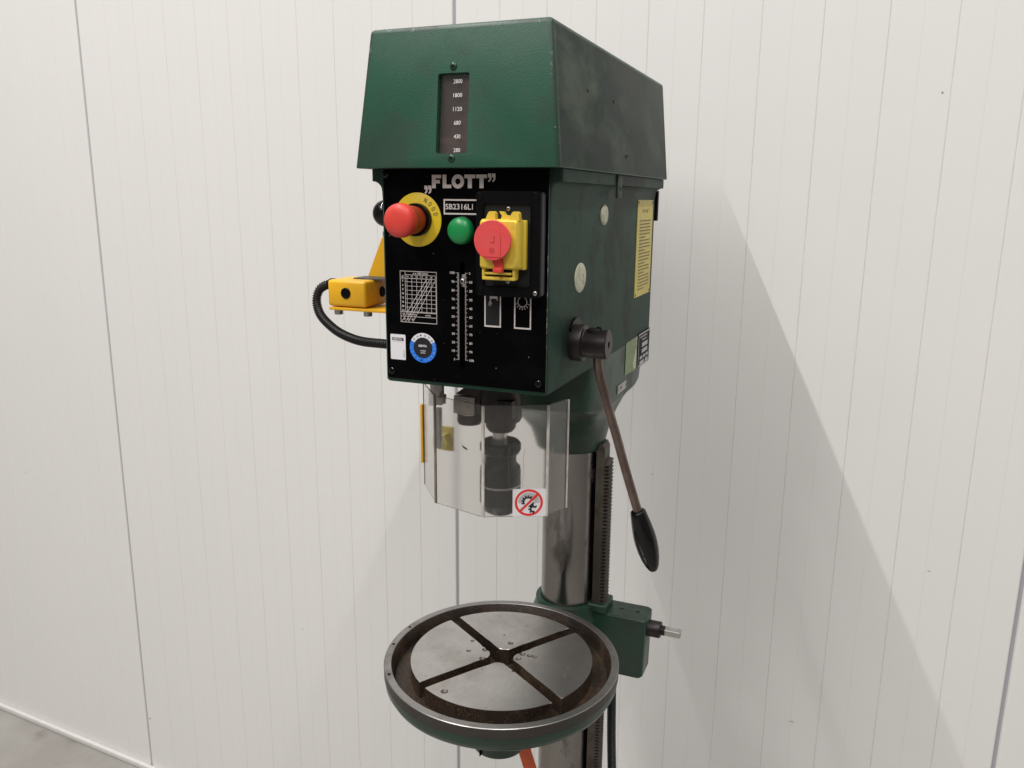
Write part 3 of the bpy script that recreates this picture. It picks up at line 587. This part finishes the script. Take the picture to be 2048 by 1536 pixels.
P = side_print(.1052); P.text('Let op !', .448, .1950, .0085, w=.044, bold=-.005)
rnd = random.Random(3)
for k in range(22):
    z = .1800-k*.0050; x = .412; end = .487-(.035 if k in (5, 9, 13, 16, 21) else rnd.uniform(0, .006))
    while x < end:
        w = rnd.uniform(.004, .012); P.rect(x, z-.0008, min(x+w, end), z+.0008); x += w+.0018
P.build('sign_lettering', ['sign_ink'], sign)
for y in (.402, .494):
    for z in (.0675, .2075): P = side_print(.1052); P.disc(y, z, .0024, 0, 0, 12); P.build('rivet', ['hub_black'], sign)
P = side_print(); P.poly([(.3590, -.0508), (.4325, -.0545), (.4325, -.0008), (.3605, -.0008)]); P.poly([(.410, -.048), (.426, -.052), (.430, -.030), (.424, -.016), (.417, -.030), (.408, -.040)], 1, 1); P.disc(.427, -.0035, .0035, 1, 1, 12); P.disc(.427, -.0120, .0028, 1, 1, 12)
P.build('peeled_tape', ['pale_green_tape', 'cream_plug'], press)
bm = bmesh.new(); bm_box(bm, .1041, .1049, .4375, .518, -.0545, .0015); npl = from_bm('type_nameplate', bm, 'black_plate', press)
P = side_print(.1049); P.frame(.4385, -.0535, .517, .0005, .0022)
for k in range(7): P.rect(.450+k*.007, -.0075, .4545+k*.007, -.0045)
P.rect(.463, -.0125, .494, -.0105)
for a0, c0, a1, c1 in ((.462, -.0235, .502, -.0165), (.462, -.0335, .502, -.0270), (.450, -.0425, .467, -.0375), (.472, -.0425, .488, -.0375), (.492, -.0425, .508, -.0375), (.450, -.0510, .480, -.0455), (.488, -.0510, .508, -.0455)): P.rect(a0, c0, a1, c1, 0, 1)
P.build('plate_print', ['light_grey_print'], npl)
bm = bmesh.new(); bm_box(bm, .1036, .1046, .319, .369, -.0722, -.0592); tg = from_bm('number_tag', bm, 'zinc', press)
P = side_print(.1046); P.rect(.335, -.067, .340, -.063); P.build('stamped_mark', ['black_print'], tg)
for y in (.3235, .3645): P = side_print(.1046); P.disc(y, -.0657, .0012, 0, 0, 10); P.build('rivet', ['black_print'], tg)

# --- feed lever
hy, hz = .0975, .0418
hub = lathe('feed_lever', [(.0224, .103), (.0224, .1165), (.0216, .1182), (.0182, .1188), (.0175, .1200), (.0175, .1470), (.0165, .1484), (.0042, .1484), (.0038, .1440), (0, .1440)], (0, hy, hz), 'X', 'hub_black', press, 48, 30)
bm = bmesh.new(); bm_box(bm, .1235, .1375, hy-.010, hy+.004, hz+.014, hz+.0195, .0015); bm_lathe(bm, [(.0035, .0), (.0035, .021), (.0025, .0215), (0, .0215)], (.136, hy, hz), 'Z', 14); from_bm('clamp_screw', bm, 'hub_black', hub, 35)
bm = bmesh.new(); bm_prism(bm, [(.020*cos(radians(a)), .020*sin(radians(a))) for a in range(40, 141, 10)]+[(.033*cos(radians(a)), .030*sin(radians(a))) for a in range(140, 39, -20)], .1035, .1065, lambda a, b_, h: (h, hy+a*.9+.004, hz+b_)); from_bm('gasket_flap', bm, 'black_plastic', hub)
rodp = spline([(.1345, .0985, .034), (.1347, .1015, .016), (.1375, .1040, -.002), (.1470, .1085, -.038), (.1580, .1140, -.076), (.1710, .1205, -.124), (.1865, .1285, -.178)], 8)
bm = bmesh.new(); bm_tube(bm, rodp, .0057, 20); from_bm('lever_rod', bm, 'lever_steel', hub, 40)
ga = Vector((.1855, .1280, -.1740)); gd = (Vector((.2080, .1396, -.2590))-ga).normalized(); L = .0885
prof = [(0, 0), (.0070, 0), (.0082, .001), (.0090, .006), (.0108, .020), (.0121, .034), (.0123, .044), (.0117, .056), (.0101, .068), (.0078, .078), (.0055, .084), (.0036, .0868), (0, .0878)]
bm = bmesh.new(); bm_lathe(bm, [(r*1.18, h) for r, h in prof], ga, gd.to_track_quat('Z', 'Y').to_matrix(), 32); from_bm('lever_grip', bm, 'gloss_black', hub, 60)

# --- column and rack
CYC = .42; CR = .0464
column = lathe('column', [(CR, FLOOR+.04), (CR, -.05)], (.0028, CYC, 0), 'Z', 'column_steel', press, 64)
lathe('base', [(.20, 0), (.20, .03), (.19, .04), (.09, .05), (.065, .075), (.055, .09), (.055, .10), (.0475, .10)], (0, CYC-.03, FLOOR), 'Z', 'green_paint_dark', press, 48)
bm = bmesh.new(); bm_prism(bm, [(.0515, -.900), (.0655, -.900), (.0655, -.186), (.0615, -.178), (.0515, -.178)], .403, .434, lambda a, b_, h: (a, h, b_))
z = -.212
while z > -.895:       # slanted teeth
    q = [(.0656, z+.0021), (.0656, z-.0021), (.0728, z-.0008), (.0728, z+.0008)]; lo = [bm.verts.new((a, .4035, b_-.0015)) for a, b_ in q]; hi = [bm.verts.new((a, .4335, b_+.0025)) for a, b_ in q]
    bm.faces.new(lo); bm.faces.new(hi[::-1])
    for i in range(4): bm.faces.new((lo[i], lo[(i+1) % 4], hi[(i+1) % 4], hi[i]))
    z -= .0063
from_bm('rack', bm, 'rack_steel', press)

# --- quill, spindle, chuck, depth stop
sx, sy = .0035, .11
quill = lathe('quill', [(.026, -.002), (.026, -.036), (.0275, -.040), (.0275, -.066), (.0255, -.0700), (.0205, -.0708), (.0195, -.0790), (.0160, -.0838), (.0, -.0840)], (sx, sy, 0), 'Z', 'quill_iron', press, 40)
lathe('spindle', [(.0105, -.083), (.0105, -.0885), (.0090, -.0892), (.0090, -.0912), (.0098, -.0916), (.0098, -.100)], (sx-.001, sy, 0), 'Z', 'bright_steel', quill, 28)
chuck = lathe('chuck', [(.0190, -.0975), (.0235, -.0975), (.0258, -.1000), (.0258, -.1110), (.0235, -.1145), (.0208, -.1160), (.0208, -.1270), (.0240, -.1310), (.0262, -.1335), (.0262, -.1385), (.0268, -.1390), (.0268, -.1810), (.0255, -.1835), (.0220, -.1930), (.0150, -.1975), (.006, -.198), (0, -.197)], (sx, sy, 0), 'Z', 'chuck_steel', press, 40)
lathe('chuck_ring', [(.0271, -.1555), (.0273, -.1562), (.0273, -.1572), (.0271, -.1580)], (sx, sy, 0), 'Z', 'steel', chuck, 40)
bm = bmesh.new()
for k in range(24):
    a = 2*pi*k/24; bm_box(bm, -.0011, .0011, .0255, .0266, -.1095, -.1012, mtx=Matrix.Translation((sx, sy, 0)) @ Matrix.Rotation(a, 4, 'Z'))
from_bm('knurling', bm, 'chuck_steel', chuck)
# depth-stop clamp arm
bm = bmesh.new(); bm_prism(bm, [(-.0560, -.0380), (-.0450, -.0300), (-.0420, -.0200), (-.0420, -.001), (-.008, -.001), (-.008, -.060), (-.0275, -.060), (-.0275, -.040)], .098, .126, lambda a, b_, h: (a, h, b_))
arm = from_bm('depth_stop_arm', bm, 'quill_iron', press)
box('stop_block', -.0578, -.0272, .0955, .126, -.0640, -.0402, 'clamp_steel', arm, .001)
lathe('stop_nut', [(.010, -.0635), (.0125, -.0655), (.0165, -.0665), (.0165, -.0755), (.0150, -.0790), (0, -.0795)], (-.0405, .110, 0), 'Z', 'quill_iron', arm, 32)
lathe('stop_nut_washer', [(.0130, -.0638), (.0140, -.0645), (.0140, -.0664)], (-.0405, .110, 0), 'Z', 'bright_steel', arm, 32)
bm = bmesh.new(); bm_box(bm, .0085, .0305, .081, .097, -.0600, -.0370, .001); bm_lathe(bm, [(.0035, 0), (.0035, .009), (0, .009)], (.020, .081, -.046), '-Y', 14); from_bm('quill_clamp', bm, 'quill_iron', quill, 40)

# --- clear chuck guard: folded sheet of four panes
GV = [(-.1160, .1215), (-.0690, .0630), (.0080, .0420), (.0800, .0770), (.0938, .1150)]; GZ0, GZ1 = -.1795, -.0350
bm = bmesh.new(); bm_box(bm, -.1010, -.0915, .1120, .1150, -.062, -.001, .0006); bm_box(bm, -.0905, -.0790, .104, .1115, -.058, -.001, .001); bm_box(bm, -.1010, -.0790, .1152, .1172, -.058, -.045)
guard = from_bm('chuck_guard', bm, 'clamp_steel', press, 40)
T = .0026
for k in range(4):
    a, b_ = Vector(GV[k]), Vector(GV[k+1]); d = (b_-a).normalized(); n = Vector((d.y, -d.x)); a2, b2 = a+d*.0014, b_-d*.0014
    bm = bmesh.new(); pts = [a2, b2, b2-n*T, a2-n*T]
    zt = GZ1+(0.018 if k == 0 else 0)
    lo = [bm.verts.new((p.x, p.y, GZ0)) for p in pts]; hi = [bm.verts.new((p.x, p.y, GZ1)) for p in pts]
    if k == 0:
        for v in (hi[0], hi[3]): v.co.z = GZ1
    fs = [bm.faces.new(f) for f in (lo[::-1], hi, (lo[0], lo[1], hi[1], hi[0]), (lo[1], lo[2], hi[2], hi[1]), (lo[2], lo[3], hi[3], hi[2]), (lo[3], lo[0], hi[0], hi[3]))]
    for i in (0, 1): fs[i].material_index = 1
    from_bm('guard_pane', bm, ['clear_guard', 'guard_edge' if k else 'guard_edge_brown'], guard)
for k in range(5):
    p = Vector(GV[k]); bm = bmesh.new(); r = .0021 if k in (1, 2, 3) else .0014
    bm_lathe(bm, [(r, GZ0), (r, GZ1)], (p.x, p.y+.0012, 0), 'Z', 10); from_bm('fold', bm, 'guard_edge_brown' if k in (0, 1) else 'guard_edge', guard, 60)
bm = bmesh.new(); bm_box(bm, -.1205, -.1170, .1190, .1245, -.1480, -.0640, .0006); from_bm('guard_strip', bm, 'box_yellow', guard, 40)
bm = bmesh.new(); bm_lathe(bm, [(.0095, 0), (.0125, .004), (.0130, .014), (.011, .017), (0, .017)], (-.1010, .160, -.122), '-Y', 6); bm_box(bm, -.1120, -.0900, .160, .163, -.139, -.104); from_bm('guard_knob', bm, 'sign_yellow', guard)
bm = bmesh.new(); bm_lathe(bm, [(.0042, -.118), (.0042, -.062)], (-.0848, .1080, 0), 'Z', 14); from_bm('guard_pivot', bm, 'zinc', guard, 40)
# prohibition sticker on the pane next to the right fold
a, b_ = Vector(GV[2]), Vector(GV[3]); d = (b_-a).normalized(); n = Vector((d.y, -d.x)); LEN = (b_-a).length
P = Print((a.x, a.y, 0), (d.x, d.y, 0), (0, 0, 1), (n.x, n.y, 0))
s0, s1, q0, q1 = LEN-.0425, LEN-.0010, -.1792, -.1425
P.poly(rrect(s0, s1, q0, q1, .0016)); ca, cc = (s0+s1)/2-.0003, (q0+q1)/2; ra = .0178
P.ring(ca, cc, ra-.0031, ra, mi=1, lay=1); P.line((ca-.0107, cc-.0107), (ca+.0107, cc+.0107), .0029, 1, 4)
for k in range(-6, 7):       # wire mesh lines, upper half and right
    o_ = k*.0029
    for sgn in (1, -1):
        pts = []
        for t in range(-40, 41):
            x = t*.0004; y = sgn*x+o_
            if (x*x+y*y < .0138**2) and (y > -.0008) and not (x*x+y*y < .0065**2): pts.append((x, y))
        if len(pts) > 2:
            P.line((ca+pts[0][0], cc+pts[0][1]), (ca+pts[-1][0], cc+pts[-1][1]), .00035, 2, 1 if sgn > 0 else 2)
def gear(gx, gy, r0, r1, teeth, a0, a1, hole):
    pts = []; nn = teeth*4
    for i in range(nn+1):
        a = radians(a0+(a1-a0)*i/nn); r = r1 if i % 4 in (1, 2) else r0; pts.append((gx+r*cos(a), gy+r*sin(a)))
    for i in range(nn, -1, -1): a = radians(a0+(a1-a0)*i/nn); pts.append((gx+hole*cos(a), gy+hole*sin(a)))
    P.poly(pts, 2, 3)
gear(ca-.0010, cc+.0012, .0064, .0088, 7, 20, 215, .0046)
gear(ca+.0056, cc-.0086, .0042, .0064, 6, 30, 300, .0022)
P.poly([(ca-.0010, cc-.0056), (ca+.0030, cc-.0016), (ca+.0062, cc+.0010), (ca+.0068, cc-.0012), (ca+.0042, cc-.0040), (ca+.0030, cc-.0064)], 2, 3)
P.build('prohibition_sticker', ['paper_white', 'red_print', 'black_print'], guard)
# dark chip on the left pane, a hairline crack on the middle one
a, b_ = Vector(GV[1]), Vector(GV[2]); d2 = (b_-a).normalized(); n2 = Vector((d2.y, -d2.x))
Q = Print((a.x, a.y, 0), (d2.x, d2.y, 0), (0, 0, 1), (n2.x, n2.y, 0)); u0 = .046
Q.poly([(u0, -.0905), (u0+.003, -.0922), (u0+.0085, -.0938), (u0+.0098, -.0962), (u0+.0068, -.0958), (u0+.0025, -.0945), (u0+.0005, -.0925)]); Q.build('paint_chip', ['green_paint_dark'], guard)
Q = Print((Vector(GV[2]).x, Vector(GV[2]).y, 0), (d.x, d.y, 0), (0, 0, 1), (n.x, n.y, 0))
cr = [(.0520, -.090), (.0505, -.104), (.0512, -.118), (.0500, -.130), (.0503, -.1425)]
for p1, p2 in zip(cr, cr[1:]): Q.line(p1, p2, .0004)
cr = [(.0330, -.085), (.0322, -.112), (.0328, -.1425)]
for p1, p2 in zip(cr, cr[1:]): Q.line(p1, p2, .0003)
Q.build('crack', ['guard_edge_brown'], guard)

# --- yellow limit switch box on the left side
bm = bmesh.new(); bm_box(bm, -.2780, -.2150, .140, .200, .0600, .0975, .0045, 3)
lim = from_bm('limit_switch', bm, 'box_yellow', press, 40)
bm = bmesh.new(); bm_box(bm, -.2760, -.1040, .1395, .205, .0548, .0588, .0008); from_bm('mounting_plate', bm, 'box_yellow', lim, 40)
bm = bmesh.new(); bm_prism(bm, [(-.2460, .0985), (-.2205, .1560), (-.2050, .1560), (-.1045, .1560), (-.1045, .0985)], .198, .203, lambda a, c, h: (a, h, c)); from_bm('gusset', bm, 'box_yellow', lim)
bm = bmesh.new(); bm_box(bm, -.250, -.120, .165, .197, .0970, .0992); from_bm('cover_gasket', bm, 'grey_plastic_side', lim)
PM = bpy.data.meshes.new('blanking_plug'); bm = bmesh.new(); bm_lathe(bm, [(.0077, -.001), (.0077, .0012), (.0064, .0018), (.0060, .0010), (0, .0010)], n=28); bm.to_mesh(PM); bm.free(); PM.materials.append(MATS['black_plastic'])
place('blanking_plug', PM, (-.2470, .1400, .0795), (0, -1, 0), lim); place('blanking_plug', PM, (-.2150, .185, .0790), (1, 0, 0), lim)
BM = bpy.data.meshes.new('bolt'); bm = bmesh.new(); bm_lathe(bm, [(.0062, 0), (.0062, .0068), (.0056, .0074), (.0034, .0074), (.0034, .004), (0, .004)], n=24); bm.to_mesh(BM); bm.free(); BM.materials.append(MATS['zinc'])
for x, y in ((-.2665, .150), (-.2180, .150)): place('bolt', BM, (x, y, .0549), (0, 0, -1), lim)
place('bolt', BM, (-.2075, .190, .1575), (0, 0, 1), lim)
bm = bmesh.new(); bm_lathe(bm, [(.0075, .277), (.0085, .279), (.0085, .288), (.0070, .291)], (0, .165, .0885), Matrix(((0, 0, -1), (0, 1, 0), (1, 0, 0))), 20); from_bm('cable_gland', bm, 'black_plastic', lim, 40)
hose('cable_conduit', [(-.283, .165, .0885), (-.296, .163, .0865), (-.3055, .160, .0790), (-.3080, .156, .0640), (-.3010, .152, .0470), (-.2860, .149, .0335), (-.2620, .146, .0205), (-.2290, .143, .0125), (-.1900, .141, .0115), (-.1450, .141, .0120), (-.1045, .141, .0120)], .0068, lim)
# black ball knob behind the left edge
bm = bmesh.new(); bmesh.ops.create_uvsphere(bm, u_segments=28, v_segments=18, radius=.0165, matrix=Matrix.Translation((-.1330, .062, .1925))); bm_lathe(bm, [(.005, .10), (.005, .118)], (-.2355, .062, .1925), 'X', 14)
from_bm('clamp_knob', bm, 'gloss_black', press, 60)

# --- work table
tx, ty, tz = .006, .112, -.412
table = lathe('work_table', [(.1525, tz), (.1630, tz)], (tx, ty, 0), 'Z', 'rim_steel', press, 96, caps=False)
bpy.data.objects.remove(table)
bm = bmesh.new()
bm_lathe(bm, [(.1524, tz-.0006), (.1530, tz), (.1622, tz), (.1630, tz-.0008)], (tx, ty, 0), 'Z', 128, False, 0)
bm_lathe(bm, [(.1630, tz-.0008), (.1628, tz-.0140)], (tx, ty, 0), 'Z', 128, False, 1)
bm_lathe(bm, [(.1628, tz-.0140), (.1620, tz-.0146), (.1612, tz-.0250), (.1560, tz-.0345), (.1440, tz-.0440), (.130, tz-.050), (.110, tz-.058), (.075, tz-.066), (0, tz-.068)], (tx, ty, 0), 'Z', 128, False, 2)
bm_lathe(bm, [(.0460, tz-.066), (.0410, tz-.074), (.0385, tz-.133), (.037, tz-.138), (0, tz-.138)], (tx-.003, ty, 0), 'Z', 48, False, 2)
bm_lathe(bm, [(.1524, tz-.0006), (.1500, tz-.018), (.1470, tz-.0225), (.1400, tz-.0240), (.0, tz-.0240)], (tx, ty, 0), 'Z', 128, False, 3)
bmesh.ops.remove_doubles(bm, verts=bm.verts[:], dist=1e-6)
table = from_bm('work_table', bm, ['rim_steel', 'rim_side_iron', 'green_paint_dark', 'rusty_iron'], press, 40)
SA = radians(-33.3); RD = .1262; SW = .0075
ca_, sa_ = cos(SA), sin(SA)
def t2w(a, b_): return (tx+a*ca_-b_*sa_, ty+a*sa_+b_*ca_)
def w2t(x, y): x -= tx; y -= ty; return (x*ca_+y*sa_, -x*sa_+y*ca_)
DIMP = [(-.0295, .0051, .0050, .004), (-.0421, .1062, .0034, .003), (-.0481, .1328, .0030, .003), (.0308, .1278, .0047, .004), (.0417, .1279, .0042, .003), (.0495, .1278, .0036, .002), (.0302, .1141, .0042, .004), (.0050, .1480, .0042, .004), (-.022, .118, .0044, .004), (-.0165, .096, .0044, .004), (-.0275, .126, .0026, .003), (-.012, .165, .0016, .002), (.0350, .083, .0022, .003), (-.005, .070, .0011, .002)]
rnd = random.Random(11)
for qx, qy in ((1, 1), (-1, 1), (-1, -1), (1, -1)):
    pts = []; am = math.asin(SW/RD); A0, A1 = am, pi/2-am
    def rag(t): return rnd.uniform(-.0006, .0004) if t > .055 else rnd.uniform(-.0016, .0006)
    n = 30
    arc = [(RD*cos(A0+(A1-A0)*i/n), RD*sin(A0+(A1-A0)*i/n)) for i in range(n+1)]
    e2 = [(SW+(.0012 if .02 < t < .05 else 0)*rnd.random(), t) for t in (.108, .09, .075, .062, .05, .04, .03)]
    nose = [(SW+.0006, .0175), (SW+.0045, .0120), (.0120, SW+.0045), (.0180, SW+.0004)]
    e1 = [(t, SW+(.0012 if .02 < t < .05 else 0)*rnd.random()) for t in (.03, .04, .05, .062, .075, .09, .108)]
    loop = arc+e2+nose+e1
    wp = [t2w(a*qx, b_*qy) for a, b_ in loop]
    if qx*qy < 0: wp = wp[::-1]
    bm = bmesh.new(); bm_prism(bm, wp, tz-.0238, tz)
    for f in bm.faces: f.material_index = 0 if f.calc_center_median().z > tz-.0001 else 1
    te = [e for e in bm.edges if all(v.co.z > tz-.0001 for v in e.verts)]
    bmesh.ops.bevel(bm, geom=te, offset=.0006, segments=1, affect='EDGES')
    for f in bm.faces:
        if f.calc_center_median().z > tz-.002: f.material_index = 0
    seg = from_bm('table_segment', bm, ['ground_steel', 'rusty_iron', 'dimple_steel'], table)
    cbm = bmesh.new(); hit = False
    for x, y, r, dp in DIMP:
        a, b_ = w2t(x, y)
        if a*qx > 0 and b_*qy > 0: bm_lathe(cbm, [(0, tz-r*.55), (r*.5, tz-r*.42), (r*.85, tz-r*.18), (r, tz), (r*1.1, tz+.002)], (x, y, 0), 'Z', 16); hit = True
    if hit: cut(seg, cbm, None, 2)
    else: cbm.free()
box('clamp_slot', -.0105, -.0090, ty-.0393, ty-.034, tz-.1375, tz-.125, 'dark_hole', table)
for x, y in ((-.1512, .1319), (-.149, .0806), (-.1177, .0096)):
    dv = Vector((x-tx, y-ty)).normalized()*.1577; o = place('rim_hole', HM, (tx+dv.x, ty+dv.y, tz), (0, 0, 1), table)
# --- table bracket round the column, with rack housing, gear block and crank stub
bm = bmesh.new()
bm_lathe(bm, [(.0470, -.4632), (.0545, -.4632), (.0555, -.4650), (.0555, -.4720), (.0600, -.4850), (.0660, -.5100), (.0680, -.5900), (.0640, -.6050), (.0470, -.6050)], (.0025, CYC, 0), 'Z', 56, False)
bm_box(bm, .0440, .0790, .395, .444, -.4760, -.4600, .004, 3)
br = from_bm('table_bracket', bm, 'green_paint_dark', press, 40)
bm = bmesh.new(); rr = lambda y, w, z0, z1: [(a, y, c) for a, c in rrect(-w, w, z0, z1, .012, 4)]
loft(bm, [rr(.10, .036, -.512, -.487), rr(.20, .036, -.535, -.4885), rr(.30, .042, -.565, -.489), rr(.40, .055, -.590, -.487)]); from_bm('table_arm', bm, 'green_paint_dark', br, 40)
bm = bmesh.new(); loft(bm, [[(a, c, z) for a, c in rrect(.045, x1_, .400+i_, .4545-i_, .007, 4)] for z, x1_, i_ in ((-.586, .141, .004), (-.5805, .1445, 0), (-.478, .1465, 0), (-.4748, .1440, .003))]); gb = from_bm('gear_block', bm, 'green_paint_dark', br, 40)
lathe('crank_bush', [(.0140, .1455), (.0140, .1660), (.0130, .1675), (.0082, .1677), (.0082, .1740), (.0075, .1745)], (0, .4280, -.5010), 'X', 'hub_black', br, 36)
bm = bmesh.new(); bm_box(bm, .1740, .2010, -.0058, .0058, -.0058, .0058, .0006, 1, mtx=None); bmesh.ops.transform(bm, matrix=Matrix.Translation((0, .4280, -.5010)) @ Matrix.Rotation(radians(10), 4, 'X'), verts=bm.verts[:]); from_bm('crank_square', bm, 'zinc', br)
CHP = bpy.data.meshes.new('paint_plug'); bm = bmesh.new(); bm_lathe(bm, [(.0045, -.001), (.0045, .0008), (.003, .0014), (0, .0014)], n=16); bm.to_mesh(CHP); bm.free(); CHP.materials.append(MATS['green_paint_dark'])
for x, y in ((.098, .430), (.126, .430)): place('paint_plug', CHP, (x, y, -.4748), (0, 0, 1), br)

# ------------------------------------------------------------------ loose things
bm = bmesh.new(); pts = [(.0060, .2000, -.600), (.0100, .1975, -.622), (.0170, .1960, -.640), (.0260, .1950, -.665), (.0360, .194, -.71), (.0420, .194, -.76)]
ws = .0105
rows = [[bm.verts.new((x+s_*ws, y+t_, z+s_*.003)) for s_, t_ in ((-1, 0), (0, -.0012), (1, 0), (1, .0016), (0, .0004), (-1, .0016))] for x, y, z in pts]
for a, b_ in zip(rows, rows[1:]):
    for i in range(6): bm.faces.new((a[i], a[(i+1) % 6], b_[(i+1) % 6], b_[i]))
bm.faces.new(rows[0]); bm.faces.new(rows[-1][::-1])
strap = from_bm('strap', bm, 'orange_strap', None, 40); strap['label'] = 'orange strap hanging below the round work table'; strap['category'] = 'strap'
cable = hose('power_cable', [(.0700, .478, -.500), (.0705, .482, -.56), (.0715, .484, -.64), (.0725, .486, -.70), (.0745, .488, -.78), (.080, .490, -.90), (.09, .490, -1.1), (.11, .49, -1.3), (.13, .49, FLOOR+.012)], .0083, None, pitch=.0045)
cable['label'] = 'black corrugated cable hanging behind the steel column'; cable['category'] = 'cable'
